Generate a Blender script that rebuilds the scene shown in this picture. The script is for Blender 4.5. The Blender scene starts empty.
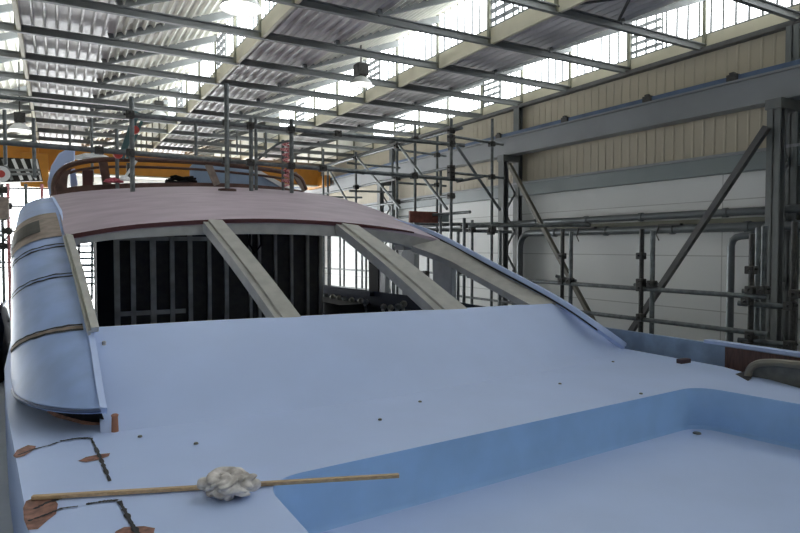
import bpy, bmesh, math, random
from mathutils import Vector, Matrix
from mathutils.geometry import tessellate_polygon
random.seed(7)
COL = bpy.context.scene.collection
EYE = 5.2
F, YAW, PITCH = 607.0, math.radians(29.52), math.radians(-1.82)
FW = Vector((math.sin(YAW) * math.cos(PITCH), math.cos(YAW) * math.cos(PITCH), math.sin(PITCH)))
RT = Vector((math.cos(YAW), -math.sin(YAW), 0))
UP = RT.cross(FW)
CAM = Vector((0, 0, EYE))

def at(px, py, X=None, Y=None, Z=None):
    """world point seen at a photo pixel on a plane of known X, Y or height Z (Z counted from eye level)"""
    d = FW * F + RT * (px - 400) + UP * (266.5 - py)
    if X is not None: k = X / d.x
    elif Y is not None: k = Y / d.y
    else: k = Z / d.z
    return CAM + d * k

def V(x, y, z): return Vector((x, y, z + EYE))      # z from eye level

# ------------------------------------------------------------------ materials
def mat(name, col, rough=.6, metal=0, var=.12, scale=3.0, bump=0.0, spec=.5, stretch=(1, 1, 1), col2=None, detail=4):
    m = bpy.data.materials.new(name); m.use_nodes = True
    nt = m.node_tree; b = nt.nodes['Principled BSDF']
    b.inputs['Roughness'].default_value = rough; b.inputs['Metallic'].default_value = metal
    b.inputs['Specular IOR Level'].default_value = spec
    tc = nt.nodes.new('ShaderNodeTexCoord'); mp = nt.nodes.new('ShaderNodeMapping')
    mp.inputs['Scale'].default_value = stretch
    n = nt.nodes.new('ShaderNodeTexNoise'); n.inputs['Scale'].default_value = scale; n.inputs['Detail'].default_value = detail
    r = nt.nodes.new('ShaderNodeValToRGB')
    c2 = col2 or tuple(c * (1 - var) for c in col); c1 = tuple(min(1, c * (1 + var * .5)) for c in col)
    r.color_ramp.elements[0].position = .35; r.color_ramp.elements[1].position = .65
    r.color_ramp.elements[0].color = (*c2, 1); r.color_ramp.elements[1].color = (*c1, 1)
    L = nt.links.new
    L(tc.outputs['Object'], mp.inputs['Vector']); L(mp.outputs['Vector'], n.inputs['Vector'])
    L(n.outputs['Fac'], r.inputs['Fac']); L(r.outputs['Color'], b.inputs['Base Color'])
    if bump:
        bp = nt.nodes.new('ShaderNodeBump'); bp.inputs['Strength'].default_value = bump; bp.inputs['Distance'].default_value = .02
        L(n.outputs['Fac'], bp.inputs['Height']); L(bp.outputs['Normal'], b.inputs['Normal'])
    return m

def emit(name, col, s):
    m = bpy.data.materials.new(name); m.use_nodes = True
    nt = m.node_tree; b = nt.nodes['Principled BSDF']
    b.inputs['Base Color'].default_value = (.8, .82, .85, 1); b.inputs['Roughness'].default_value = .3
    b.inputs['Emission Color'].default_value = (*col, 1); b.inputs['Emission Strength'].default_value = s
    return m

M = dict(
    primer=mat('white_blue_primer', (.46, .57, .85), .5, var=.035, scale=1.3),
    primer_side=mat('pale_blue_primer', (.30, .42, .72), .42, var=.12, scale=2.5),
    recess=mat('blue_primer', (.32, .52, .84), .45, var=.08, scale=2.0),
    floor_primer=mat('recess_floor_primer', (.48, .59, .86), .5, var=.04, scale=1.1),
    beige=mat('bare_filler_beige', (.40, .39, .36), .6, var=.12, scale=5),
    ply=mat('pinkish_plywood', (.45, .37, .43), .62, var=.14, scale=1.6, stretch=(.8, 1.6, 1)),
    maroon=mat('maroon_edge', (.07, .012, .014), .5),
    brown=mat('brown_wood', (.10, .048, .035), .5, var=.35, scale=6, stretch=(1, 6, 1)),
    tan=mat('tan_wood', (.27, .215, .185), .6, var=.3, scale=6),
    rust=mat('bare_brown_patch', (.24, .115, .085), .7, var=.4, scale=22),
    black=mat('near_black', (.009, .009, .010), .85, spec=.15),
    crack=mat('dark_crack', (.03, .03, .035), .9),
    dark=mat('dark_insulation', (.016, .015, .010), .55, var=.6, scale=7),
    stud=mat('aluminium_stud', (.30, .30, .26), .35, metal=.7, var=.3, scale=3),
    steel=mat('galvanised_tube', (.16, .175, .18), .45, metal=.55, var=.3, scale=9),
    steel_dk=mat('dark_fitting', (.06, .058, .055), .6, metal=.3, var=.3, scale=20),
    beam=mat('grey_roof_steel', (.21, .22, .22), .55, var=.12, scale=2),
    post=mat('olive_window_post', (.20, .20, .15), .6, var=.1),
    deck=mat('galvanised_deck', (.68, .66, .66), .45, metal=0, var=.2, scale=1.2, stretch=(4, .6, 1)),
    slope=mat('cream_roof_sheet', (.80, .79, .72), .5, var=.12, scale=1.5, stretch=(3, .6, 1)),
    fascia=mat('beige_fascia', (.60, .56, .44), .6, var=.1, scale=1),
    clad=mat('beige_cladding', (.47, .42, .32), .6, var=.06, scale=.8),
    crane=mat('light_grey_girder', (.27, .285, .30), .5, var=.08, scale=1),
    girt=mat('grey_green_girt', (.20, .235, .24), .5, var=.08, scale=1),
    rail=mat('blue_rail', (.09, .14, .24), .5, var=.2),
    column=mat('grey_column', (.16, .17, .17), .55, var=.1),
    brace=mat('dark_grey_brace', (.10, .10, .10), .6, var=.2),
    pipe=mat('grey_pipe', (.15, .165, .175), .35, metal=.3, var=.1),
    orange=mat('orange_crane_paint', (.62, .26, .03), .5, var=.1),
    white=mat('white_paint', (.8, .8, .8), .5, var=.04),
    floor=mat('concrete', (.5, .5, .48), .6, var=.15, scale=.8),
    greywall=mat('grey_wall', (.55, .55, .53), .7, var=.06, scale=.6),
    batten=mat('pale_pine', (.52, .37, .22), .6, var=.2, scale=9, stretch=(.4, 8, 8)),
    rag=mat('crumpled_rag', (.72, .68, .66), .9, var=.2, scale=11, bump=.2, col2=(.36, .33, .31)),
    hatch=mat('dull_grey_casting', (.15, .15, .14), .5, metal=.2, var=.2, scale=10),
    teal=mat('teal_prop', (.05, .12, .13), .5, var=.2),
    red=mat('red_paint', (.45, .05, .04), .5), pink=mat('pink_cloth', (.55, .12, .16), .9, var=.3, scale=20),
    redrope=mat('red_white_tape', (.65, .35, .36), .8, var=.6, scale=30, col2=(.3, .03, .04)),
    greyblk=mat('grey_post_filler', (.30, .31, .30), .6, var=.12, scale=3),
    glassy=mat('blue_panel', (.30, .40, .56), .3, var=.1),
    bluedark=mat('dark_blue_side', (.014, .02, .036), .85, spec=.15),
    hull=mat('hull_grey', (.34, .39, .46), .5, var=.08),
    bul=mat('bulwark_blue', (.26, .36, .52), .5, var=.25, scale=3),
    boxred=mat('red_brown_board', (.22, .07, .05), .7, var=.3, scale=8),
    daylight=emit('daylit_glazing', (.92, .97, 1.0), 4.6),
    daydoor=emit('daylit_door_sheet', (.95, .98, 1.0), 8.0),
    lamp=emit('lamp_glow', (1, .98, .9), 6.0),
)
# white wall with fine panel joints
def panel_wall():
    m = mat('white_wall_panels', (.72, .73, .72), .65, var=.05, scale=.5)
    nt = m.node_tree; b = nt.nodes['Principled BSDF']; L = nt.links.new
    tc = nt.nodes.new('ShaderNodeTexCoord'); sx = nt.nodes.new('ShaderNodeSeparateXYZ'); cb = nt.nodes.new('ShaderNodeCombineXYZ')
    br = nt.nodes.new('ShaderNodeTexBrick'); br.inputs['Scale'].default_value = 1
    br.inputs['Brick Width'].default_value = 8.3; br.inputs['Row Height'].default_value = 1.25; br.inputs['Mortar Size'].default_value = .012
    br.offset = 0
    br.inputs['Color1'].default_value = (.74, .75, .74, 1); br.inputs['Color2'].default_value = (.70, .71, .70, 1); br.inputs['Mortar'].default_value = (.45, .45, .44, 1)
    L(tc.outputs['Object'], sx.inputs[0]); L(sx.outputs['Y'], cb.inputs['X']); L(sx.outputs['Z'], cb.inputs['Y'])
    L(cb.outputs[0], br.inputs['Vector']); L(br.outputs['Color'], b.inputs['Base Color'])
    return m
M['whitewall'] = panel_wall()

# ------------------------------------------------------------------ mesh building
class MB:
    def __init__(s): s.v = []; s.f = []
    def add(s, vs, fs):
        o = len(s.v); s.v += [Vector(v) for v in vs]; s.f += [tuple(i + o for i in f) for f in fs]; return s
    def box(s, a, b):
        x0, y0, z0 = a; x1, y1, z1 = b
        return s.add([(x0,y0,z0),(x1,y0,z0),(x1,y1,z0),(x0,y1,z0),(x0,y0,z1),(x1,y0,z1),(x1,y1,z1),(x0,y1,z1)],
                     [(0,3,2,1),(4,5,6,7),(0,1,5,4),(1,2,6,5),(2,3,7,6),(3,0,4,7)])
    def beam(s, p, q, w, h, up=(0, 0, 1)):
        p, q = Vector(p), Vector(q); d = (q - p).normalized(); sd = d.cross(Vector(up)).normalized() * (w / 2); u = sd.cross(d).normalized() * (h / 2)
        vs = [p - sd - u, p + sd - u, p + sd + u, p - sd + u, q - sd - u, q + sd - u, q + sd + u, q - sd + u]
        return s.add(vs, [(0,1,2,3)[::-1], (4,5,6,7), (0,1,5,4), (1,2,6,5), (2,3,7,6), (3,0,4,7)])
    def tube(s, p, q, r, n=10): return s.path([p, q], r, n)
    def path(s, pts, r, n=10):
        pts = [Vector(p) for p in pts]; rings = []
        a = None
        for i, p in enumerate(pts):
            d = (pts[min(i + 1, len(pts) - 1)] - pts[max(i - 1, 0)]).normalized()
            if a is None:
                a = d.orthogonal().normalized()
            a = (a - d * a.dot(d)).normalized(); b = d.cross(a)
            rr = r[i] if isinstance(r, (list, tuple)) else r
            rings.append([p + (a * math.cos(2*math.pi*k/n) + b * math.sin(2*math.pi*k/n)) * rr for k in range(n)])
        vs = [v for R in rings for v in R]; fs = []
        for i in range(len(rings) - 1):
            for k in range(n):
                fs.append((i*n+k, i*n+(k+1)%n, (i+1)*n+(k+1)%n, (i+1)*n+k))
        fs.append(tuple(range(n))[::-1]); fs.append(tuple((len(rings)-1)*n + k for k in range(n)))
        return s.add(vs, fs)
    def grid(s, rows, closed=False):
        n = len(rows[0]); vs = [v for r in rows for v in r]; fs = []
        for i in range(len(rows) - 1):
            for k in range(n if closed else n - 1):
                fs.append((i*n+k, i*n+(k+1)%n, (i+1)*n+(k+1)%n, (i+1)*n+k))
        return s.add(vs, fs)
    def slab(s, rows, off):
        """a surface (list of rows of points) given a thickness by the vector off"""
        m, n = len(rows), len(rows[0]); off = Vector(off)
        A = [Vector(v) for r in rows for v in r]; B = [v + off for v in A]; N = m * n; fs = []
        for i in range(m - 1):
            for k in range(n - 1):
                q = (i*n+k, i*n+k+1, (i+1)*n+k+1, (i+1)*n+k)
                fs.append(q); fs.append(tuple(N + j for j in q[::-1]))
        ring = [k for k in range(n)] + [i*n+n-1 for i in range(1, m)] + [(m-1)*n+k for k in range(n-2, -1, -1)] + [i*n for i in range(m-2, 0, -1)]
        for a, b in zip(ring, ring[1:] + ring[:1]): fs.append((a, N + a, N + b, b))
        return s.add(A + B, fs)
    def prism(s, poly, off):
        off = Vector(off); P = [Vector(p) for p in poly]; n = len(P)
        tr = tessellate_polygon([P]); fs = [tuple(t) for t in tr] + [tuple(n + i for i in t[::-1]) for t in tr]
        fs += [(i, (i+1) % n, n + (i+1) % n, n + i) for i in range(n)]
        return s.add(P + [p + off for p in P], fs)
    def lathe(s, c, prof, n=20, axis=(0, 0, 1)):
        c = Vector(c); ax = Vector(axis).normalized(); a = ax.orthogonal().normalized(); b = ax.cross(a)
        rows = [[c + ax * h + (a * math.cos(2*math.pi*k/n) + b * math.sin(2*math.pi*k/n)) * max(r, 1e-4) for k in range(n)] for r, h in prof]
        return s.grid(rows, True)
    def build(s, name, m, parent=None, smooth=False, bevel=0, base=None):
        me = bpy.data.meshes.new(name)
        org = Vector((0, 0, 0))
        if parent is not None:
            p = parent
            while p is not None: org += p.location; p = p.parent
        loc = Vector((0, 0, 0))
        if base is not None: loc = Vector(base) - org; org = Vector(base)
        me.from_pydata([tuple(v - org) for v in s.v], [], s.f); me.validate(); me.update()
        bm = bmesh.new(); bm.from_mesh(me); bmesh.ops.recalc_face_normals(bm, faces=bm.faces); bm.to_mesh(me); bm.free()
        me.materials.append(M[m] if isinstance(m, str) else m)
        o = bpy.data.objects.new(name, me); COL.objects.link(o); o.location = loc
        if parent is not None: o.parent = parent
        if smooth:
            me.polygons.foreach_set('use_smooth', [True] * len(me.polygons))
            try: me.set_sharp_from_angle(angle=math.radians(40))
            except Exception: pass
        if bevel:
            b = o.modifiers.new('edge', 'BEVEL'); b.width = bevel; b.segments = 2; b.limit_method = 'ANGLE'; b.angle_limit = math.radians(50)
        return o

def tag(o, label, cat, group=None):
    o['label'] = label; o['category'] = cat
    if group: o['group'] = group
    return o
def thing(name, loc, label, cat, group=None):
    o = bpy.data.objects.new(name, None); COL.objects.link(o); o.location = loc; o.empty_display_size = .2
    return tag(o, label, cat, group)
def struct(o): o['kind'] = 'structure'; return o
def sempty(name, loc=(0, 0, 0)):
    o = bpy.data.objects.new(name, None); COL.objects.link(o); o.location = loc; return struct(o)
ORD = ['first', 'second', 'third', 'fourth', 'fifth', 'sixth', 'seventh', 'eighth', 'ninth', 'tenth', 'eleventh', 'twelfth', 'thirteenth', 'fourteenth', 'fifteenth', 'sixteenth', 'seventeenth', 'eighteenth']

# ------------------------------------------------------------------ the hall
W, Y0, Y1, XL = 13.0, -5.0, 42.0, -15.0
PITCHX = 4.53; XF = [W - PITCHX * k for k in range(6)]         # glazed faces of the sawtooth roof
ZB, ZT = 4.46, 4.62                                             # roof beams
ZD = 4.64; ZS, ZH = 4.83, 5.85; DECKW = 1.78
struct(MB().box((XL, Y0, -.2), (W + .3, Y1, 0)).build('floor', 'floor'))
struct(MB().box((W, Y0, 0), (W + .25, Y1, EYE + 4.5)).build('wall_right', 'whitewall'))
struct(MB().box((XL - .25, Y0, 0), (XL, Y1, EYE + 6)).build('wall_left', 'greywall'))
struct(MB().box((XL, Y0 - .25, 0), (W + .3, Y0, EYE + 6)).build('wall_rear', 'greywall'))
struct(MB().box((XL, Y1, 0), (W + .3, Y1 + .25, EYE + 6.2)).build('wall_front', 'whitewall'))
# ribbed cladding on the upper right wall
rib = []
y = Y0
while y < Y1:
    for dy, dx in ((0, 0), (.20, 0), (.215, .009), (.245, .009)): rib.append((y + dy, dx))
    y += .26
struct(MB().grid([[V(W - .06 - dx, yy, z) for yy, dx in rib] for z in (1.9, 4.42)]).build('wall_right_cladding', 'clad'))
struct(MB().box(V(W - .22, Y0, 1.62), V(W - .0, Y1, 2.02)).build('trim_girt', 'girt', bevel=.01))
struct(MB().box(V(W - .26, Y0, 1.99), V(W - .0, Y1, 2.05)).build('trim_girt_flange', 'crane'))
struct(MB().box(V(W - .26, Y0, 4.40), V(W - .0, Y1, 4.50)).build('trim_gutter', 'brace'))

def corrug(p, q, period=.222, amp=.085):
    """trapezoid profile from p to q in the x-z plane"""
    p, q = Vector(p), Vector(q); d = q - p; L = d.length; d /= L; nrm = Vector((-d.z, 0, d.x)) if True else None
    n = max(1, round(L / period)); per = L / n; out = []
    for i in range(n):
        for t, h in ((0, 0), (.14, 0), (.22, 1), (.92, 1)):
            out.append(p + d * per * (i + t) + nrm * amp * h)
    out.append(q); return out

nceil = 0
for k, xf in enumerate(XF):
    # flat galvanised deck that starts at a glazed face and runs to the right, then the slope up to the next face
    if k > 0:
        prof = corrug((xf, 0, EYE + ZD), (xf + DECKW, 0, EYE + ZD))
        struct(MB().grid([[Vector((p.x, yy, p.z)) for p in prof] for yy in (Y0, Y1)]).build('ceiling', 'deck'))
        prof = corrug((xf + DECKW, 0, EYE + ZD), (xf + PITCHX + .12, 0, EYE + ZH + .04))
        struct(MB().grid([[Vector((p.x, yy, p.z)) for p in prof] for yy in (Y0, Y1)]).build('ceiling', 'slope'))
    # beige fascia and daylit glazing strip with its fine glazing bars
    struct(MB().box(V(xf - .05, Y0, ZB + .02), V(xf + .03, Y1, ZS)).build('trim_%d' % (k + 1), 'fascia', bevel=.01))
    w = sempty('window_%d' % (k + 1), V(xf, Y0, ZS))
    YG = 25.45
    MB().box(V(xf - .005, Y0, ZS), V(xf + .02, YG, ZH)).build('pane', 'daylight', w)
    MB().box(V(xf - .02, YG, ZS), V(xf + .03, Y1, ZH)).build('blind_panel', 'slope', w)
    g = MB(); yy = Y0
    while yy < YG:
        g.box(V(xf - .035, yy - .022, ZS), V(xf - .008, yy + .022, ZH)); yy += .29
    g.build('glazing_bar', 'beam', w)
    MB().box(V(xf - .06, Y0, ZH - .05), V(xf + .03, Y1, ZH + .03)).build('head_rail', 'fascia', w)
    MB().box(V(xf - .045, Y0, ZS), V(xf + .0, Y1, ZS + .035)).build('sill_rail', 'beam', w)
    for j, yl in enumerate([9.9, 16.1, 22.4]):       # opened louvre lights
        lo = MB()
        for i in range(4):
            zz = ZS + .14 + i * .2
            lo.beam(V(xf - .02, yl + .02, zz), V(xf - .02, yl + .9, zz), .14, .012, (.6, 0, .8))
        lo.box(V(xf - .035, yl - .02, ZS), V(xf - .01, yl + .02, ZH)); lo.box(V(xf - .035, yl + .9, ZS), V(xf - .01, yl + .94, ZH))
        lo.build('louvre', 'beam', w)
# last strip at far left closing to the wall
struct(MB().grid([[V(XL, yy, ZD + .1), V(XF[-1], yy, ZD + .9)] for yy in (Y0, Y1)]).build('ceiling', 'slope'))

# roof beams across the hall: straight tie with raking rafters and window posts
YB = [6.68 + 2.08 * n for n in range(-1, 17)]
chord = None; rafter = None; wpost = None
for n, yb in enumerate(YB):
    t = thing('roof_beam', (0, yb, EYE + ZB), ('grey steel roof beam across the hall, %s one counted from the nearest overhead' % ORD[n]), 'roof beam', 'roof beams across the hall')
    def part(ref, make, name, m, x):
        if ref is None:
            ref = make().build(name, m, t); ref.location = (x, 0, 0)
            return ref
        c = ref.copy(); COL.objects.link(c); c.parent = t; c.location = (x, 0, 0); return c
    def mk_chord():
        b = MB(); c = Vector((0, yb, EYE))
        b.box(c + Vector((XF[-1], -.05, ZB)), c + Vector((W - .03, .05, ZB + .025)))
        b.box(c + Vector((XF[-1], -.05, ZT - .025)), c + Vector((W - .03, .05, ZT)))
        b.box(c + Vector((XF[-1], -.012, ZB)), c + Vector((W - .03, .012, ZT)))
        return b
    def mk_rafter():
        return MB().beam(Vector((DECKW - .1, yb, EYE + ZT + .02)), Vector((PITCHX - .03, yb, EYE + ZH - .14)), .09, .16)
    def mk_post():
        return MB().box((-.10, yb - .035, EYE + ZB), (-.045, yb + .035, EYE + ZH - .05))
    a = part(chord, mk_chord, 'tie_beam', 'beam', 0); chord = chord or a
    for k, xf in enumerate(XF):
        if xf < -8: continue
        if k > 0:
            a = part(rafter, mk_rafter, 'rafter', 'beam', xf); rafter = rafter or a
        a = part(wpost, mk_post, 'window_post', 'post', xf); wpost = wpost or a
# cross bracing under the deck nearest the right wall
t = thing('roof_bracing', V(9.5, 9, ZB), 'dark crossed flat bars under the roof deck at the upper right', 'bracing')
MB().beam(V(8.4, YB[1], ZT + .01), V(10.1, YB[2], ZT + .01), .05, .03).build('brace_bar', 'brace', t)
MB().beam(V(10.1, YB[1], ZT - .03), V(8.4, YB[2], ZT - .03), .05, .03).build('brace_bar', 'brace', t)

# crane runway on the right wall
t = thing('crane_runway', V(12.5, Y0, 2.9), 'light grey crane runway girder along the right wall with a blue rail', 'girder')
MB().box(V(12.40, Y0 + .3, 2.93), V(12.62, Y1 - .3, 3.43)).build('girder', 'crane', t, bevel=.01)
MB().box(V(12.32, Y0 + .3, 2.88), V(12.70, Y1 - .3, 2.93)).build('flange', 'crane', t)
MB().box(V(12.32, Y0 + .3, 3.43), V(12.70, Y1 - .3, 3.47)).build('flange', 'crane', t)
MB().box(V(12.36, Y0 + .3, 3.47), V(12.52, Y1 - .3, 3.58)).build('rail', 'rail', t, bevel=.01)
for yy in (5.2, 7.6, 9.7, 12.4, 15.3, 18):
    b = MB().box(V(12.30, yy, 3.47), V(12.42, yy + .22, 3.60)); b.box(V(12.30, yy + .06, 3.60), V(12.38, yy + .16, 3.64)); b.build('rail_clamp', 'steel_dk', t)

# lattice columns
YC = [6.75, 15.05, 23.35, 31.65]
for n, yc in enumerate(YC):
    t = thing('lattice_column', (12.5, yc, 0), ['grey lattice wall column nearest the right edge of the photo', 'grey lattice wall column right of the scaffold tower, behind the long raking bar', 'grey lattice wall column behind the scaffold tower', 'far grey lattice wall column near the orange crane'][n], 'column', 'lattice columns along the right wall')
    def hsec(x, w, d, z1):
        b = MB(); b.box((x - d/2, yc - w/2, 0), (x - d/2 + .03, yc + w/2, z1)); b.box((x + d/2 - .03, yc - w/2, 0), (x + d/2, yc + w/2, z1)); b.box((x - d/2, yc - .012, 0), (x + d/2, yc + .012, z1)); return b
    hsec(12.25, .26, .2, EYE + 2.68).build('front_leg', 'column', t)
    hsec(12.83, .26, .16, EYE + 4.4).build('rear_leg', 'column', t)
    MB().box(V(12.12, yc - .16, 2.68), V(12.8, yc + .16, 2.88)).build('cap', 'column', t, bevel=.01)
    zz = -4.9; s = 1
    while zz < 2.3:
        a, b = (12.36, 12.75) if s > 0 else (12.75, 12.36)
        MB().beam(V(a, yc + .05, zz), V(b, yc + .05, zz + .6), .05, .05, (0, 1, 0)).build('lacing_bar', 'column', t); zz += .6; s = -s
# long raking wall braces between the two nearest columns
def to_floor(a, b): return a + (b - a) * ((a.z - .01) / (a.z - b.z))
a_ = at(509, 164, X=12.2); e_ = to_floor(a_, at(606, 345, X=12.2))
t = MB().beam(a_, e_, .11, .11, (1, 0, 0)).build('raking_brace', mat('olive_brace', (.16, .15, .12), .6), base=e_)
tag(t, 'olive grey raking bar falling from the column beside the scaffold tower', 'brace')
a_ = at(767, 127, X=12.05); e_ = to_floor(a_, at(622, 345, X=12.05))
t = MB().beam(a_, e_, .12, .12, (1, 0, 0)).build('raking_brace', 'brace', base=e_)
tag(t, 'dark raking bar falling left from the nearest right-hand column', 'brace')

# wall pipes
def pipe_obj(name, pts, r, label, flanges=()):
    t = thing(name, pts[0], label, 'pipe')
    MB().path(pts, r, 14).build('pipe_run', 'pipe', t, smooth=True)
    for y in flanges:
        MB().tube((pts[-1].x, y, pts[-1].z), (pts[-1].x, y + .1, pts[-1].z), r * 1.25, 14).build('flange', 'pipe', t, smooth=True)
    return t
X1 = 12.72
pz1 = at(640, 217, X=X1).z; pz2 = at(640, 230, X=X1).z; pz3 = at(640, 224, X=X1).z
pipe_obj('wall_pipe', [Vector((X1, 40, pz1)), Vector((X1, -2, pz1))], .085, 'upper of the two thick grey pipes along the right wall', [8, 10.2, 12, 14, 19, 25])
cy = at(527, 236, X=X1).y
el = [Vector((X1, cy + .32, EYE - 4.9)), Vector((X1, cy + .32, pz2 - .45))]
for a in range(1, 7):
    an = a / 6 * math.pi / 2
    el.append(Vector((X1, cy + .32 - .42 * (1 - math.cos(an)), pz2 - .45 + .45 * math.sin(an))))
el.append(Vector((X1, -2, pz2)))
pipe_obj('wall_pipe', el, .10, 'lower thick grey pipe with an elbow turning down beside the lattice column', [7.5, 9.3, 11.3, 13.2])
MB_ = MB().box((12.86, 5.5, pz3 - .06), (12.995, 14.5, pz3 + .06)); tag(MB_.build('cable_tray', 'post'), 'thin olive tray between the two wall pipes', 'cable tray')
p0 = at(765, 233.5, X=12.4); p1 = at(742, 236, X=12.3); p2 = at(731, 246, X=12.3); p3 = Vector((p2.x, p2.y, 0))
pipe_obj('down_pipe', [p3, p2, at(733, 240, X=12.3), at(737, 237, X=12.3), p1, p0], .075, 'dark bent pipe turning down left of the nearest column')
for i, (px, py) in enumerate([(587, 234), (670, 232)]):
    a = at(px, py, X=12.6); b = MB().beam(a, a - Vector((0, 0, .36)), .06, .06); b.box(a + Vector((-.05, -.3, .15)), a + Vector((.05, .3, .19))); b.path([a + Vector((0, .3, .17)), a + Vector((0, .38, -.05)), a + Vector((0, .3, -.2))], .015, 6)
    tag(b.build('pipe_hook', 'steel_dk', base=a), ['black hook bracket under the wall pipes, left of the two', 'black hook bracket under the wall pipes, right of the two, by the dark raking bar'][i], 'bracket', 'hook brackets under the pipes')

# orange travelling crane across the far hall
YCR = 30.0
t = thing('bridge_crane', V(-4, YCR, 3.2), 'orange bridge crane spanning the far end of the hall under the roof', 'crane')
za = at(120, 175, Y=YCR).z - EYE; zb = za + 1.0
MB().box(V(-12, YCR, za), V(12.2, YCR + .5, zb)).build('girder', 'orange', t, bevel=.02)
MB().box(V(-12, YCR - .12, za - .06), V(12.2, YCR + .55, za)).build('bottom_flange', 'fascia', t)
MB().box(V(12.0, YCR - 1, za - .1), V(12.30, YCR + 1.6, za + .45)).build('end_carriage', 'orange', t, bevel=.02)
hp = at(35, 167, Y=YCR)
b = MB().box(hp + Vector((-.5, -.7, -.9)), hp + Vector((.5, -.2, .5))); b.box(hp + Vector((-.15, -.6, .5)), hp + Vector((.15, -.2, .9))); b.build('hoist', 'orange', t, bevel=.03)

# daylit end door
t = sempty('door_1', (0, Y1, 0))
MB().box((-14, Y1 - .12, 0), (12.2, Y1 - .06, EYE + 3.4)).build('door_sheet', 'daydoor', t)
b = MB()
for i in range(15): b.box((-14 + i * 1.86, Y1 - .2, 0), (-13.93 + i * 1.86, Y1 - .11, EYE + 3.4))
for zz in (-3.5, -1.2, .9, 2.6): b.box((-14, Y1 - .19, EYE + zz), (12.2, Y1 - .11, EYE + zz + .06))
b.build('door_frame', 'beam', t)
# panel for far roof decking, light gaps painted as white strips, under the crane at the left
t = thing('far_roof_panel', at(20, 172, Y=27), 'dark panel of far roof decking with light gaps painted as slanting white strips under the orange crane', 'roof panel')
q = [at(-30, 156, Y=27), at(38, 159, Y=27), at(43, 181, Y=27), at(-30, 183, Y=27)]
MB().prism(q, (0, .15, 0)).build('decking_board', 'dark', t)
for i, x in enumerate((-12, 3, 13, 22, 31, 36)):
    a, c = at(x, 159, Y=26.95), at(x + 9 if i < 4 else x + 5, 180, Y=26.95)
    MB().beam(a, c, .11 if i < 4 else .07, .05, (0, 1, 0)).build('batten', 'white' if i != 1 else 'beam', t)  # slanting strips colour in the light gaps of the decking
for y in (170, 174):
    MB().beam(at(-30, y, Y=26.9), at(40, y, Y=26.9), .09, .04, (0, 1, 0)).build('cross_rail', 'beam', t)
c = at(1, 174, Y=20); t = thing('round_sign', c, 'small round white sign with a red centre at the left edge', 'sign')
MB().lathe(c, [(0, 0), (.22, 0), (.22, .03), (0, .03)], 24, (0, -1, 0)).build('disc', 'white', t)
MB().lathe(c + Vector((0, -.032, 0)), [(0, 0), (.10, 0), (.10, .01), (0, .01)], 20, (0, -1, 0)).build('red_mark', 'red', t)

# high bay lamps
def roof_under(x):
    for xf in XF[1:]:
        if x >= xf: return ZD if x < xf + DECKW else ZD + (x - xf - DECKW) / (PITCHX - DECKW) * (ZH - ZD)
    return ZD
def lamp(px, py, Y, r, label, up):
    c = at(px, py, Y=Y); t = thing('high_bay_lamp', c, label, 'lamp', 'high bay lamps')
    MB().lathe(c, [(.05, r * .75), (r * .5, r * .6), (r * .85, r * .25), (r, 0), (r * .97, 0), (r * .8, r * .22), (r * .3, r * .5), (0, r * .52)], 24).build('reflector', 'white', t, smooth=True)
    MB().lathe(c, [(0, .03), (r * .8, .03), (r * .8, .05), (0, .05)], 24).build('diffuser', 'lamp', t)
    MB().box(c + Vector((-.15, -.15, r * .75)), c + Vector((.15, .15, r * .75 + .3))).build('ballast', 'steel_dk', t, bevel=.02)
    MB().tube(c + Vector((0, 0, r * .75 + .3)), Vector((c.x, c.y, EYE + roof_under(c.x) + .02)), .02, 8).build('rod', 'steel_dk', t)
def zup(px, py, Y): return EYE + 4.62 - at(px, py, Y=Y).z
lamp(241, 9, 9.8, .34, 'white high bay lamp shining beside the upper left glazing', .6)
lamp(361, 85, 14.0, .30, 'white high bay lamp before the middle glazing strip', .6)
lamp(20, 131, 22.3, .34, 'glowing high bay lamp far left above the orange crane', .9)
lamp(159, 117, 22.3, .30, 'high bay lamp hanging far off above the teal prop', .9)

# ------------------------------------------------------------------ the yacht
YA = thing('motor_yacht', (3.3, 6, 0), 'large unfinished motor yacht in pale blue primer with an open wheelhouse windscreen', 'yacht')
DZ = -1.6
def interp(pts, t):
    """pts: list of (key, value...) ; piecewise linear"""
    for a, b in zip(pts, pts[1:]):
        if t <= b[0]:
            u = (t - a[0]) / (b[0] - a[0]); return [x + (y - x) * u for x, y in zip(a[1:], b[1:])]
    return list(pts[-1][1:])
def resample(P, n):
    P = [Vector(p) for p in P]; L = [0]
    for a, b in zip(P, P[1:]): L.append(L[-1] + (b - a).length)
    out = []
    for i in range(n):
        s = L[-1] * i / (n - 1)
        for k in range(len(P) - 1):
            if s <= L[k + 1] + 1e-9:
                u = (s - L[k]) / (L[k + 1] - L[k]); out.append(P[k].lerp(P[k + 1], u)); break
    return out
def smoothline(P, n):
    """Catmull-Rom through the points"""
    P = [Vector(p) for p in P]; Q = [2 * P[0] - P[1]] + P + [2 * P[-1] - P[-2]]; out = []
    m = len(P) - 1
    for i in range(n):
        s = i / (n - 1) * m; k = min(int(s), m - 1); u = s - k
        a, b, c, d = Q[k:k + 4]
        out.append(.5 * ((2 * b) + (c - a) * u + (2 * a - 5 * b + 4 * c - d) * u * u + (3 * b - a - 3 * c + d) * u ** 3))
    return out
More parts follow.
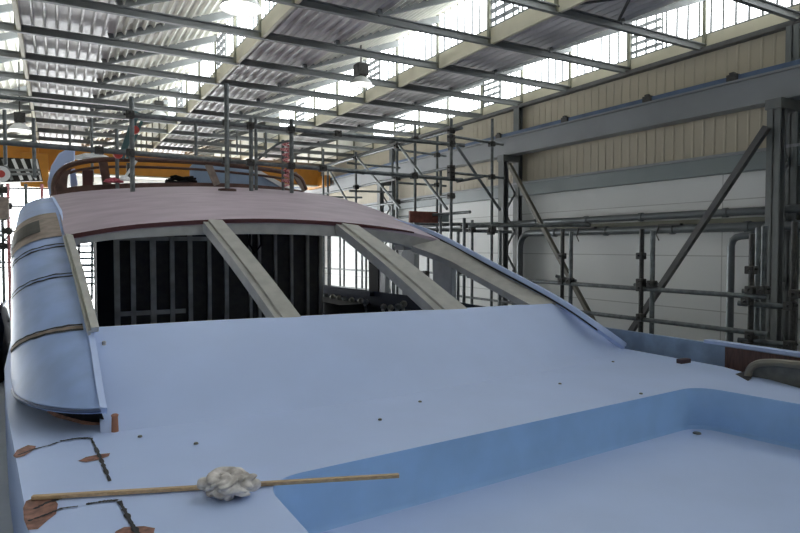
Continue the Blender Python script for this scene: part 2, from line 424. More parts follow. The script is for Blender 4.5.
def round_poly(P, r, n=8):
    out = []
    for i, p in enumerate(P):
        p = Vector((*p, 0)); a = Vector((*P[i - 1], 0)); b = Vector((*P[(i + 1) % len(P)], 0))
        da, db = (a - p).normalized(), (b - p).normalized(); ang = da.angle(db); d = r / math.tan(ang / 2)
        s, e = p + da * d, p + db * d
        for k in range(n + 1):
            u = k / n; out.append(((1 - u) ** 2 * s + 2 * u * (1 - u) * p.lerp((s + e) / 2, .12) + u * u * e))
    return out

# foredeck with the recessed well
outer = [(.25, -2.5), (.12, 1), (-.16, 4), (-.43, 6.9), (-.62, 9.5), (-.75, 14), (7.72, 14), (7.79, 7), (7.75, 4.9), (7.32, 3.7), (7.1, 2.5), (6.95, -2.5)]
c1 = at(262, 481, Z=DZ); c2 = at(697, 386, Z=DZ)
rec = [(c1.x, c1.y), (c2.x, c2.y), (c2.x + .50, 1.4), (c1.x + .02, 1.0)]
RP = round_poly(rec, .30, 8)
O = [V(x, y, DZ) for x, y in outer]; Hh = [V(p.x, p.y, DZ) for p in RP]
allp = O + Hh; tr = tessellate_polygon([O, Hh])
b = MB().add(allp, [tuple(t) for t in tr])
no = len(O); bot = [p - Vector((0, 0, .9)) for p in O]
b.add(O + bot, [(i, (i + 1) % no, no + (i + 1) % no, no + i) for i in range(no)])
deck = b.build('foredeck', 'primer', YA)
nb = len(Hh); cen = sum(Hh, Vector()) / nb
DEEP = -2.06
def ring(off, z): return [Vector((p.x + (cen.x - p.x) * off, p.y + (cen.y - p.y) * off, EYE + z)) for p in Hh]
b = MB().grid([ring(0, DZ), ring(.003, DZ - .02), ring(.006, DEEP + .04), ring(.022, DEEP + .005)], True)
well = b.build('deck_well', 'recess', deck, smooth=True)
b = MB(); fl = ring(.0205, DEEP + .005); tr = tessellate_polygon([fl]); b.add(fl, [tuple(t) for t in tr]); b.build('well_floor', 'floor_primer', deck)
# lower side decks, hull and bulwarks
hull_l = [(-.95, -3.5), (-1.05, 2), (-1.2, 6), (-1.35, 12), (-1.4, 24)]
hull_r = [(8.0, -3.5), (8.05, 3), (8.05, 8), (8.0, 14), (7.9, 24)]
b = MB().grid([[V(x, y, -2.45) for x, y in hull_l], [V(x, y, -2.45) for x, y in hull_r]])
b.build('side_deck', 'hull', YA)
for nm, hl, sgn, top in (('bulwark', hull_l, -1, -1.75), ('bulwark', hull_r, 1, -1.36)):
    rows = [[V(x, y, top) for x, y in hl], [V(x - sgn * .03, y, -2.5) for x, y in hl]]
    bw = MB().slab(rows, (sgn * .07, 0, 0)).build(nm, 'bul', YA)
    if sgn > 0:
        cp = [(8.03, -3.5), (8.08, 3), (8.085, at(706, 342, X=8.08).y)]
        MB().slab([[V(x - .06, y, -1.365) for x, y in cp], [V(x + .09, y, -1.365) for x, y in cp]], (0, 0, .045)).build('capping_rail', 'primer', bw)
        ye = at(725, 360, X=8.0).y
        MB().box(V(7.995, ye - 2.6, -2.4), V(8.012, ye, -1.372)).build('bare_brown_lining', 'brown', bw)['label'] = 'bare dark brown stretch of the bulwark'
    rows = [[V(x + sgn * .06, y, top - .02) for x, y in hl], [V(x + sgn * .02, y, -3.4) for x, y in hl], [V(x - sgn * 1.0, y, -4.6) for x, y in hl]]
    MB().slab(rows, (-sgn * .04, 0, 0)).build('hull_side', 'hull', YA)

# sloping cabin front
bp = [at(*p, Z=DZ) for p in ((100, 431), (180, 422), (270, 411), (340, 402), (400, 394), (500, 377), (560, 366), (595, 357), (619, 349.5))]
YS = 7.0
sp = [at(*p, Y=YS) for p in ((94, 328.5), (200, 322), (300, 317), (400, 312), (480, 308), (552, 303.5))]
NB = 28
bp2, sp2 = resample(smoothline(bp, 60), NB), resample(smoothline(sp, 60), NB)
rows = []
for j in range(13):
    u = j / 12
    row = []
    for k in range(NB):
        p = bp2[k].lerp(sp2[k], u)
        f = max(0, 1 - u / .16); p = p + Vector((0, -.10 * f * f, .0)) + Vector((0, 0, -.012 if j == 0 else 0))
        p.z += .05 * math.sin(math.pi * u)
        row.append(p)
    rows.append(row)
rows.append([p + Vector((0, .05, .0)) for p in sp2]); rows.append([p + Vector((0, .28, -.02)) for p in sp2]); rows.append([p + Vector((0, .30, -.5)) for p in sp2])
cf = MB().grid(rows).build('cabin_front', 'primer', YA, smooth=True)
# roof front edge
fe = [at(px, py, Y=y) for px, py, y in ((66, 236, 9.5), (110, 228.5, 9.36), (150, 224, 9.28), (210, 220.5, 9.2), (270, 219.5, 9.2), (335, 222.5, 9.26), (383, 227.5, 9.36), (413, 232.5, 9.45), (440, 239.5, 9.6))]
fe2 = resample(smoothline(fe, 90), NB)
rear = [at(px, py, Y=y) for px, py, y in ((49, 196, 16.6), (80, 191.5, 16.6), (130, 188, 16.5), (190, 186.5, 16.5), (240, 187.5, 16.5), (280, 190, 16.6), (300, 192.5, 16.8))]
re2 = resample(smoothline(rear, 90), NB)
pb = at(227, 191.5, Y=13.85)                                     # scaffold foot on the roof
rows = []
for j in range(15):
    u = j / 14; row = []
    for k in range(NB):
        p = fe2[k].lerp(re2[k], u); w = k / (NB - 1)
        p.z += (.115 + .09 * (2 * w - 1) * max(0, 2 * w - 1)) * 4 * u * (1 - u)
        row.append(p)
    rows.append(row)
ROOF = rows
def roof_z(x, y):
    best = min((abs(p.x - x) + abs(p.y - y), p) for r in ROOF for p in r); return best[1].z
roof = MB().slab(rows, (0, 0, -.06)).build('wheelhouse_roof', 'ply', YA, smooth=True)
MB().slab([[p + Vector((0, -.03, .012)) for p in fe2[:-3]], [p + Vector((0, -.025, -.05 + .04 * max(0, (i - 18) / 7))) for i, p in enumerate(fe2[:-3])]], (0, .06, 0)).build('roof_edge', 'maroon', roof)['label'] = 'dark maroon front edge of the roof'
# beige header under the roof edge
hb = [at(px, py, Y=y) for px, py, y in ((70, 246, 9.5), (110, 240, 9.36), (150, 237, 9.28), (210, 234.5, 9.2), (270, 234, 9.2), (335, 236, 9.26), (371, 239, 9.36), (400, 244, 9.45), (428, 252, 9.6))]
hb2 = resample(smoothline(hb, 90), NB)
wf = MB().slab([[p + Vector((0, .0, -.05)) for p in fe2], [p + Vector((0, .02, 0)) for p in hb2]], (0, .16, 0)).build('windscreen_header', 'beige', YA, smooth=True)
def strut(name, poly_top, poly_bot, depth, m, parent, nrm=None, groove=False):
    """tapering windscreen bar between two pairs of points (left, right), thickness along depth"""
    tl, tr_, bl, br = poly_top[0], poly_top[1], poly_bot[0], poly_bot[1]
    N = 10; rows = []
    for j in range(N):
        u = j / (N - 1); l, r = tl.lerp(bl, u), tr_.lerp(br, u); s = .06 * math.sin(math.pi * u)
        up = Vector((0, -.3, 1)) * s * .5
        rows.append([l + up, l.lerp(r, .25) + up, l.lerp(r, .27) + up + Vector((0, -.01, .03)), r + up + Vector((0, -.01, .03))])
    return MB().slab(rows, depth).build(name, m, parent)
strut('windscreen_mullion', (at(203, 221.5, Y=9.18), at(222, 221.5, Y=9.18)), (at(277, 321, Y=7.02), at(301, 319, Y=7.02)), (0, .10, -.12), 'beige', YA)
strut('windscreen_mullion', (at(336, 224, Y=9.22), at(358, 227, Y=9.26)), (at(438, 313, Y=7.02), at(467, 310.5, Y=7.02)), (0, .10, -.12), 'beige', YA)
strut('windscreen_pillar', (at(63, 235, Y=9.5), at(73, 237, Y=9.45)), (at(88, 331, Y=6.62), at(99, 329.5, Y=6.72)), (0, .10, -.06), 'beige', YA)
# right raked pillar, curving up into the roof edge
po = [at(px, py, Y=y) for px, py, y in ((436, 238.5, 9.62), (462, 251, 9.0), (488, 266.5, 8.35), (525, 286, 7.6), (556, 303, 7.0))]
pi_ = [at(px, py, Y=y) for px, py, y in ((412, 246, 9.5), (446, 259, 8.95), (470, 272, 8.35), (503, 290, 7.6), (530, 304.5, 7.02))]
MB().slab([resample(smoothline(po, 40), 20), resample(smoothline(pi_, 40), 20)], (.02, .06, -.10)).build('windscreen_pillar', 'beige', YA, smooth=True)
# pale blue edge strip running from the roof side down to the deck
st = [at(px, py, Y=y) for px, py, y in ((392, 220, 11.0), (415, 226.5, 10.4), (440, 236.5, 9.65), (488, 262, 8.37), (556, 298.5, 7.02))] + [at(600, 328, Y=6.45), at(625, 345.5, Z=DZ + .05)]
s2 = resample(smoothline(st, 60), 30)
MB().slab([[p + Vector((-.03, -.02, -.03)) for p in s2], [p + Vector((.0, .0, .035)) for p in s2], [p + Vector((.07, .02, .03)) for p in s2]], (.03, .04, -.06)).build('edge_strip', 'primer', YA, smooth=True)
# dark seal gap under the strip
MB().slab([[p + Vector((-.045, -.03, -.035)) for p in s2[4:-4]], [p + Vector((-.015, -.02, -.075)) for p in s2[4:-4]]], (.03, .03, 0)).build('dark_gap', 'crack', YA)
# right cabin side under the window openings, and its posts
sd = [p for p in s2 if p.y < 9.7]
SX = 6.35
side_top = [V(SX + .02, 17, -1.05), V(SX, 9.5, -1.0), V(SX + .1, 7.4, -1.05)]
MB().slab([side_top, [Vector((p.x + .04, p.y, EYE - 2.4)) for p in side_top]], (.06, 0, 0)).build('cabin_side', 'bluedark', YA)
def side_post(pl, pr, pt, pbm, Xs, m='greyblk', name='side_window_post'):
    a = [at(pl, pbm, X=Xs), at(pr, pbm, X=Xs), at(pr + .6, pt + 8, X=Xs), at(pr - 4, pt + 1, X=Xs), at(pl + 4, pt, X=Xs), at(pl - 1, pt + 7, X=Xs)]
    MB().prism(a, (.12, 0, 0)).build(name, m, YA, bevel=.02)
side_post(433, 451, 249, 318, 6.4)
side_post(402, 414, 246, 322, 6.4)
side_post(369, 378, 238, 325, 6.4, 'black')
side_post(379, 385, 250, 310, 6.42)
for (x0, x1, yt, yb_, yy) in ((404, 421, 243, 250, 10.4),):
    a = at(x0, yt, Y=yy); c = at(x1, yb_, Y=yy); MB().box((a.x, yy, c.z), (c.x, yy + .4, a.z)).build('header_bracket', 'beige', YA, bevel=.02)
# roof side beam over the side windows
e = [r[-1] for r in ROOF]
MB().slab([[p + Vector((-.02, 0, -.03)) for p in e], [p + Vector((.0, 0, -.24)) for p in e]], (-.10, 0, 0)).build('roof_side_beam', 'greyblk', YA)
# wheelhouse interior: sole, bulkhead with aluminium studs, jamb
MB().box(V(.2, 7.35, -2.44), V(6.5, 17, -2.38)).build('wheelhouse_sole', 'black', YA)
YBk = 13.4
zl, zr_ = EYE - 2.4, EYE + .80
xa, xb = at(113, 280, Y=YBk).x, at(322, 280, Y=YBk).x
bk = MB().box((xa, YBk, zl), (xb, YBk + .1, zr_)).build('bulkhead', 'dark', YA)
for px, w in ((116, 6), (133, 4), (153, 5), (172, 4), (190, 4), (209, 3.5), (226, 4), (250, 3), (259, 3), (275, 3), (291, 3), (307, 3), (320, 4)):
    a = at(px, 280, Y=YBk); ww = w / 607 * 13.5
    MB().box((a.x - ww / 2, YBk - .07, zl), (a.x + ww / 2, YBk, zr_)).build('stud', 'stud', bk)
for py in (238.5, 312.5):
    zz = at(150, py, Y=YBk).z; MB().box((xa, YBk - .05, zz - .045), (at(185 if py > 300 else 209, 280, Y=YBk).x, YBk, zz + .045)).build('stud_rail', 'stud', bk)
MB().box((at(97, 280, Y=12.6).x, 12.6, zl), (at(114, 280, Y=12.6).x, YBk + .3, zr_)).build('dark_jamb', 'black', YA)
hz = at(255, 240, Y=13.2)
MB().path([hz + Vector((-.1, 0, .2)), hz + Vector((-.12, 0, -.1)), hz + Vector((0, 0, -.28)), hz + Vector((.14, 0, -.1)), hz + Vector((.12, 0, .2))], .025, 8).build('cable_loop', 'black', bk, smooth=True)
MB().box((at(97, 330, Y=10).x, 9.2, zl), (xb, 13.2, EYE - 1.95)).build('dark_cabinet', 'black', YA)
MB().box((xb + .05, 12.5, zl), (6.3, 16.4, EYE - 1.3)).build('dark_cabinet', 'black', YA)
# left cabin aft wall strip, the bright louvred view lies behind it
lv = MB()
for i in range(7):
    a = at(74, 246 + i * 6.3, Y=18); c = at(97, 246 + i * 6.3, Y=18); lv.beam(a, c, .06, .05, (0, 1, 0))
lv.beam(at(79, 235, Y=18.02), at(79, 300, Y=18.02), .06, .04, (0, 1, 0)); lv.beam(at(92, 235, Y=18.02), at(92, 300, Y=18.02), .06, .04, (0, 1, 0))
lv.build('ladder_rack', 'steel', YA)
# row of bright pipe ends and clamps seen on the starboard side inside
fit = bpy.data.objects.new('fitting_rack', None); COL.objects.link(fit); fit.parent = YA; fit.location = (0, 0, 0)
FX = 6.15
for i, (px, py) in enumerate([(326, 296), (333, 297), (339, 298), (345, 299), (352, 300), (361, 301), (366, 302), (384, 307), (391, 308), (398, 307), (404, 304), (331, 306), (362, 308)]):
    a = at(px, py, X=FX); f = MB()
    f.lathe(a, [(.0, 0), (.07, 0), (.07, .04), (.045, .06), (.045, .0), (0, .0)], 12, (-.7, -.7, .1)); f.tube(a + Vector((-.06, -.06, -.05)), a + Vector((.02, .02, -.22)), .035, 8)
    o = f.build('pipe_fitting', 'stud' if i % 3 else 'steel', YA, smooth=True)
bpy.data.objects.remove(fit)
MB().beam(at(322, 290, X=6.3), at(372, 294, X=6.3), .12, .10).build('side_rail', 'bluedark', YA)
MB().beam(at(322, 304, X=6.22), at(410, 314, X=6.22), .10, .16).build('fitting_board', 'black', YA)

# big rounded side fairing at the left
NI = 26
inner = [at(101, 408, Y=5.68)] + [at(px, py, Y=y) for px, py, y in ((97, 385, 5.95), (91, 345, 6.6), (84, 305, 7.4), (76, 268, 8.6), (67, 235, 9.9), (61, 215, 11.4), (52, 197.5, 14.0))]
outer_ = [at(13.5, 386, Z=-1.42)] + [at(px, py, Y=y) for px, py, y in ((11.5, 381, 7.62), (11, 370, 7.75), (11, 335, 8.1), (11, 297, 8.9), (11.5, 262, 10.2), (13, 241, 11.7), (18, 218, 14.2))]
inn, out = smoothline(inner, NI), smoothline(outer_, NI)
SEC = []
NS = 16
for j, (p, o) in enumerate(zip(inn, out)):
    row = []
    for k in range(NS + 1):
        a = k / NS * math.pi / 2
        row.append(Vector((p.x + (o.x - p.x) * math.sin(a), p.y + (o.y - p.y) * (1 - math.cos(a)) ** .85, o.z + (p.z - o.z) * math.cos(a))))
    row.append(Vector((o.x + .01, o.y, EYE - 1.56)))
    SEC.append(row)
def sec_pt(u, v):
    """point on the fairing skin: u along (0 front..1 aft), v across (0 inner..1 outer)"""
    fu = u * (NI - 1); i = min(int(fu), NI - 2); a = fu - i; fv = v * NS; k = min(int(fv), NS - 1); b_ = fv - k
    p = SEC[i][k].lerp(SEC[i][k + 1], b_); q = SEC[i + 1][k].lerp(SEC[i + 1][k + 1], b_); return p.lerp(q, a)
def sec_n(u, v):
    e_ = .02; du = sec_pt(min(1, u + e_), v) - sec_pt(max(0, u - e_), v); dv = sec_pt(u, min(1, v + e_)) - sec_pt(u, max(0, v - e_))
    n = du.cross(dv).normalized(); return n if n.z > 0 or (abs(n.z) < .1 and n.x < 0) else -n
lip = [p + Vector((0, .06, -.06)) for p in SEC[0]]
flange = [r[0] + Vector((.045, -.03, .0)) for r in SEC]
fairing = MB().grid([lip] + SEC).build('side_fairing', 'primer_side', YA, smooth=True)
MB().slab([flange, [r[0] + Vector((-.01, -.03, .015)) for r in SEC]], (0, 0.04, -.06)).build('fairing_flange', 'primer', fairing, smooth=True)
def strip(u, v0, v1, wdt, m, name, lift=.006, slant=0, jag=0):
    A, B = [], []
    for i in range(17):
        v = v0 + (v1 - v0) * i / 16; uu = u + slant * (v - v0); w_ = wdt * (1 + jag * random.uniform(-.6, .6)); uj = uu + jag * random.uniform(-.004, .004)
        A.append(sec_pt(uj - w_, v) + sec_n(uj, v) * lift); B.append(sec_pt(uj + w_, v) + sec_n(uj, v) * lift)
    return MB().grid([A, B]).build(name, m, fairing)
# image row of a point on the inner edge tells u
def u_of(py):
    best = 0
    for i in range(201):
        p = sec_pt(i / 200, 0); d = p - CAM; y_ = 266.5 - F * d.dot(UP) / d.dot(FW)
        if y_ > py: best = i / 200
    return best
for py, gap, wb in ((326, .008, .0034), (274, .006, .0024), (245, .006, .0024)):
    u = u_of(py)
    if py == 326: strip(u, .04, .9, .0065, 'tan', 'bare_seam_band', .004, jag=.2)
    strip(u - gap, .04, .86, wb, 'crack', 'seam', jag=.4)
    strip(u + gap, .04, .94, wb * .9, 'crack', 'seam', jag=.4)
ua, ub = u_of(236), u_of(213)
rows = [[sec_pt(ua + (ub - ua) * i / 8, .06 + .92 * k / 16) + sec_n(ua + (ub - ua) * i / 8, .06 + .92 * k / 16) * .012 for k in range(17)] for i in range(9)]
pp = MB().grid(rows).build('bare_panel', 'tan', fairing, smooth=True); pp['label'] = 'bare tan wooden band around the dark slot'
rows = [[sec_pt(ua + (ub - ua) * (.22 + .52 * i / 4), .30 + .60 * k / 12) + sec_n(ua + (ub - ua) * (.22 + .52 * i / 4), .30 + .60 * k / 12) * .022 for k in range(13)] for i in range(5)]
MB().grid(rows).build('dark_slot', 'dark', pp)
# front lip of the fairing: dark blue edge and brown bare wood below it
lp = SEC[0][:NS + 1]
MB().path([p + Vector((0, -.01, -.02)) for p in lp], .016, 8).build('fairing_lip', mat('blue_lip', (.06, .09, .18), .5), fairing, smooth=True)
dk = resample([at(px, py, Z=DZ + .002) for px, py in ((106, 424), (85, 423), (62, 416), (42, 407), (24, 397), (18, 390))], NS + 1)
MB().grid([[p + Vector((0, .02, -.03)) for p in lp], dk]).build('shadow_gap', 'black', fairing)  # black sheet painted in for the shade under the fairing lip
fd = resample([at(px, py, Z=DZ + .003) for px, py in ((111, 425), (85, 425), (55, 417), (47, 412))], 12); fu = resample([at(px, py, Z=DZ + .055) for px, py in ((105, 418), (85, 418), (57, 412), (49, 409))], 12)
MB().slab([fu, fd], (0, .02, 0)).build('bare_wood_foot', 'rust', fairing)

# flybridge: front coaming, frame with posts, fin, blue panel
YF = 16.7
def fl(px, py, y=YF): return at(px, py, Y=y)
cl = [fl(*p) for p in ((50, 197), (80, 191.5), (130, 188), (190, 186.5), (240, 187.5), (280, 190), (303, 193))]
ct = [fl(*p) for p in ((52, 190), (80, 185.5), (130, 183), (190, 182.5), (240, 183.5), (280, 187), (303, 190.5))]
MB().slab([resample(ct, 20), resample(cl, 20)], (0, .08, 0)).build('flybridge_coaming', 'brown', YA)
arch = smoothline([fl(*p) for p in ((54, 195), (54, 184), (58, 174), (68, 166), (85, 161.5), (110, 159.5), (150, 160), (200, 162.5), (245, 167), (280, 171.5), (299, 177), (306, 190))], 60)
MB().path(arch, .062, 8).build('flybridge_frame', 'brown', YA, smooth=True)
MB().path([p + Vector((0, .12, -.17)) for p in arch[16:52]], .035, 6).build('flybridge_frame_lower', 'brown', YA, smooth=True)
MB().beam(fl(103, 162), fl(107, 185), .20, .08, (0, 1, 0)).build('flybridge_post', 'brown', YA)
MB().beam(fl(208, 164), fl(217, 185), .18, .08, (0, 1, 0)).build('flybridge_post', 'tan', YA)
MB().beam(fl(294, 173), fl(305, 191), .14, .08, (0, 1, 0)).build('flybridge_post', 'tan', YA)
MB().prism([fl(*p) for p in ((60, 173), (72, 168), (68, 176), (67, 188), (57, 190), (55, 183))], (0, .1, 0)).build('arch_gusset', 'brown', YA)
MB().prism([fl(*p, 16.9) for p in ((49, 197), (47.5, 182), (51, 166), (59, 153), (66, 149.5), (75, 149), (75, 160), (66, 163), (58, 171), (54, 182), (54, 196))], (0, .9, 0)).build('flybridge_fin', 'primer', YA, bevel=.03)
MB().prism([fl(*p, 17.3) for p in ((70, 170), (75, 168), (78, 185), (71, 186))], (0, .5, 0)).build('flybridge_seat_side', 'primer', YA, bevel=.02)
MB().prism([fl(*p, 17.6) for p in ((190, 167), (196, 160), (212, 160), (214, 166), (252, 169.5), (290, 190), (190, 188))], (0, .06, 0)).build('flybridge_side_panel', 'glassy', YA)
MB().beam(fl(254, 169.5, 17.55), fl(290, 190, 17.55), .12, .05, (0, 1, 0)).build('panel_edge', 'white', YA)
MB().box((.1, 16.6, EYE + .95), (6.3, 23, EYE + 1.05)).build('flybridge_deck', 'brown', YA)

# deck scars: bare patches and cracks with a shape of their own
def flat(pxs, m, name, z=.004, parent=deck):
    P = [at(px, py, Z=DZ + z) for px, py in pxs]; tr = tessellate_polygon([P]); return MB().add(P, [tuple(t) for t in tr]).build(name, m, parent)
def crackline(pxs, w, name='crack', z=.007):
    L_, R_ = [], []
    P = resample([at(px, py, Z=DZ + z) for px, py in pxs], 26)
    for i, p in enumerate(P):
        d = (P[min(i + 1, 25)] - P[max(i - 1, 0)]).normalized(); n = Vector((-d.y, d.x, 0)); ww = w * random.uniform(.45, 1.3)
        L_.append(p + n * ww); R_.append(p - n * ww)
    MB().grid([L_, R_]).build(name, 'crack', deck)
flat([(13, 456), (17, 450), (28, 445), (36, 446), (35, 449), (24, 456), (16, 458)], 'rust', 'bare_patch')
flat([(78, 461), (86, 457), (100, 454), (110, 453), (109, 456), (98, 460), (86, 462)], 'rust', 'bare_patch')
flat([(23, 508), (26, 501), (36, 497), (52, 496), (58, 504), (56, 514), (48, 520), (38, 529), (28, 530), (24, 520)], 'rust', 'bare_patch')
flat([(116, 531), (124, 527), (144, 526), (155, 528), (153, 536), (112, 537)], 'rust', 'bare_patch')
flat([(92, 412), (97, 408), (110, 412), (112, 421), (100, 424), (94, 420)], 'rust', 'bare_patch', .005)
crackline([(18, 455), (34, 449), (50, 445), (58, 442)], .012)
crackline([(60, 441), (78, 438), (90, 438)], .016)
crackline([(91, 438), (95, 446), (100, 457), (105, 469), (110, 481)], .013)
crackline([(34, 509), (48, 502), (70, 496), (82, 494)], .016)
crackline([(28, 521), (50, 513), (62, 508), (78, 506)], .012)
crackline([(86, 504), (104, 501), (118, 500)], .016)
crackline([(119, 501), (124, 509), (130, 521), (138, 534)], .016)
for px, py in ((613, 362), (641, 394), (420, 402), (380, 420), (196, 444), (140, 437), (560, 384)):
    a = at(px, py, Z=DZ + .01); MB().lathe(a, [(0, 0), (.02, 0), (.016, .012), (0, .014)], 8).build('deck_speck', 'hatch', deck)
a = at(697, 433.5, Z=DEEP + .01); MB().lathe(a, [(0, 0), (.045, 0), (.04, .012), (0, .014)], 14).build('drain_plug', 'hatch', deck)

# chock casting set into the right deck edge
cc = at(778, 386, Z=DZ); ch = bpy.data.objects.new('mooring_chock', None)
P = smoothline([at(px, py, X=7.45) for px, py in ((748, 386), (749, 371), (757, 364), (772, 362.5), (790, 364), (812, 369), (816, 396))], 30)
MB().path(P, .045, 8).build('chock_frame', mat('chock_rim', (.22, .20, .16), .5), YA, smooth=True)
MB().prism([p + Vector((.03, 0, -.02)) for p in P], (.10, 0, 0)).build('chock_plate', 'hatch', YA)
bpy.data.objects.remove(ch)
flat([(735, 374), (745, 371), (752, 378), (748, 381)], 'crack', 'dark_scrape', .005)

# ------------------------------------------------------------------ loose things on the deck
a, c = at(32, 497.5, Z=DZ + .02), at(399, 475.5, Z=DZ + .02)
t = MB().beam(a, c, .034, .026).build('wooden_batten', 'batten', base=a, bevel=.004)
tag(t, 'long thin pale wooden batten lying across the foredeck', 'batten')
rc = at(229, 498, Z=DZ)
bm = bmesh.new(); bmesh.ops.create_icosphere(bm, subdivisions=5, radius=1)
from mathutils import noise
for v in bm.verts:
    p = v.co.copy(); n = noise.noise(p * 1.5 + Vector((3, 1, 2))) * .22
    w1 = noise.noise(p * 1.1 + Vector((7, 2, 4))); w2 = noise.noise(p * 1.4 + Vector((1, 9, 3)))
    rad = math.hypot(p.x + .15, p.y + .3)                         # folds wound about an off-centre knot
    fold = (1 - abs(math.sin(rad * 6.2 + 2.2 * w1 + math.atan2(p.y + .3, p.x + .15) * .5))) ** 1.6 * .26 + (1 - abs(math.sin(p.x * 3.4 - p.z * 4.2 + 3.5 * w2))) ** 2 * .2
    k = 1.05 + n - fold
    v.co = Vector((p.x * .165 * k * (1.12 if p.x > 0 else 1), p.y * .15 * k, max(0, (p.z * .092 * k) + .078)))
me = bpy.data.meshes.new('rag'); bm.to_mesh(me); bm.free(); me.materials.append(M['rag'])
me.polygons.foreach_set('use_smooth', [True] * len(me.polygons))
o = bpy.data.objects.new('crumpled_rag', me); COL.objects.link(o); o.location = rc + Vector((0, .04, .004)); o.rotation_euler = (0, 0, -.5)
tag(o, 'crumpled greyish white rag lying against the wooden batten', 'rag')
a = at(115, 431.5, Z=DZ); t = MB().lathe(a, [(0, 0), (.03, 0), (.026, .13), (.032, .145), (.018, .155), (0, .155)], 12).build('wooden_plug', mat('orange_plug', (.38, .17, .10), .7), base=a, smooth=True)
tag(t, 'small orange brown wooden plug standing by the foot of the side fairing', 'plug')
a = at(684, 363, Z=DZ); t = MB().box(a + Vector((-.10, -.04, 0)), a + Vector((.10, .05, .06))).build('wood_block', mat('dark_block', (.07, .04, .045), .6), base=a, bevel=.008)
tag(t, 'small dark block on the far right edge of the foredeck', 'block')
a = at(104, 342, Y=6.75); t = MB().box(a + Vector((-.018, -.02, -.04)), a + Vector((.018, .02, .01))).build('putty_lump', 'beige', base=a, bevel=.01)
tag(t, 'tiny pale lump at the lower left corner of the windscreen opening', 'lump')

# ------------------------------------------------------------------ scaffolds
def coupler(p, parent, r=.075):
    b = MB(); b.box(p + Vector((-r, -r, -r * .9)), p + Vector((r, r, r * .9))); b.tube(p + Vector((r * 1.7, 0, .0)), p + Vector((-r * 1.5, 0, 0)), r * .35, 6)
    b.tube(p + Vector((0, -r * 1.6, r * .3)), p + Vector((0, r * 1.3, r * .3)), r * .35, 6)
    return b.build('coupler', 'steel_dk', parent, bevel=.015)
R0 = .043
S1 = thing('scaffold', (9.5, 13.9, 0), 'tall tube scaffold bridging the wheelhouse roof and rising beside the yacht', 'scaffold')
YT = 13.9
def tb(p, q, name, parent=S1, r=R0, m='steel'): return MB().tube(p, q, r, 10).build(name, m, parent, smooth=True)
# ledgers over the roof
l1 = (at(128, 114.5, Y=YT), at(464, 145.5, Y=YT)); l2 = (at(-8, 141.5, Y=YT), at(462, 180, Y=YT))
tb(*l1, 'ledger', r=.055); tb(*l2, 'ledger', r=.055)
tb(at(-8, 96, Y=16.5), at(130, 110, Y=16.5), 'ledger', r=.05)
def on(l, px):
    """point of a Y=const ledger above an image column"""
    u = (px - 400) / F; d = FW + RT * u; k = YT / d.y; x = (CAM + d * k).x; s = (x - l[0].x) / (l[1].x - l[0].x); return l[0].lerp(l[1], s)
def vpost(px, ptop, pbot, Y, name='standard', r=R0, m='steel', X=None):
    a = at(px, (ptop + pbot) / 2, Y=Y, X=X)
    zt = at(px, ptop, Y=Y, X=X).z; zb_ = at(px, pbot, Y=Y, X=X).z
    if X is not None: zb_ = 0
    elif Y < 16.5 and a.x > .2: zb_ = roof_z(a.x, a.y)
    return tb(Vector((a.x, a.y, zb_)), Vector((a.x, a.y, zt)), name, r=r, m=m)
P227 = at(227, 150, Y=YT - .09); rz = roof_z(P227.x, P227.y)
tb(Vector((P227.x, P227.y, rz)), Vector((P227.x, P227.y, at(227, 84, Y=YT - .09).z)), 'standard', r=.055)
MB().lathe(Vector((P227.x, P227.y, rz)), [(0, -.03), (.2, -.03), (.2, .02), (.06, .03), (0, .03)], 16).build('base_plate', mat('rusty_plate', (.10, .05, .04), .7), S1)
for px, t_, b_, Y, r in ((5, 110, 165, 16.4, .04), (34, 118, 178, 16.4, .04), (92, 118, 182, 20, .04), (117, 129, 183, 16.4, .045), (132, 97, 184, YT + .1, .05), (196, 123, 184, 18, .045),
                      (251, 118, 186, YT + .11, .05), (256, 118, 186, YT + .6, .04), (283, 140, 187, YT + 1, .04), (291.5, 119, 184, YT + .1, .05), (70, 125, 150, 24, .04), (237, 132, 155, 22, .035), (266, 132, 158, 22, .04)):
    a = vpost(px, t_, b_, Y, r=r)
for l, pxs in ((l1, (132, 227, 251, 291.5, 338, 451)), (l2, (101, 132, 227, 251, 291.5, 323, 414))):
    for px in pxs: coupler(on(l, px), S1, .085)
# starboard tower: two rows of standards
XI, XO = 9.5, 10.9
ys = []
for px, t_, b_ in ((451, 119, 330), (415, 125, 310), (397, 139, 300), (356, 152, 300), (323.5, 149, 300)):
    vpost(px, t_, b_, None, X=XI)
vpost(328, 168, 300, None, X=XI + .1); vpost(440.5, 168, 300, None, X=XI + .25)
for px, t_, b_ in ((491.7, 119, 330), (437, 136, 310), (392.5, 150, 300)):
    vpost(px, t_, b_, None, X=XO)
for (a, c) in (((320, 167.7), (462, 128)), ((319, 195), (450, 167.5)), ((356, 208), (450, 195.5)), ((392, 218), (470, 212))):
    tb(at(*a, X=XI + .1), at(*c, X=XI + .1), 'ledger')
for (a, c, Y) in (((395, 149.5), (446, 156), 17.2), ((396, 182.5), (446, 186), 17.2), ((453, 136.5), (503, 144.5), YT + .05), ((450, 172.5), (504, 178), YT + .05), ((347, 163), (400, 168), 20), ((349, 191), (392, 192), 20), ((328, 166.5), (364, 174), 22.5), ((325, 197), (362, 197.5), 22.5)):
    tb(at(*a, Y=Y), at(*c, Y=Y), 'transom', r=.04)
for (a, c) in (((327, 166), (350, 206)), ((357, 157), (400, 208)), ((399, 145), (447, 209)), ((456, 145), (500, 210))):
    tb(at(*a, X=XI - .1), at(*c, X=XI - .1 if c[0] < 490 else XO), 'brace', r=.04)
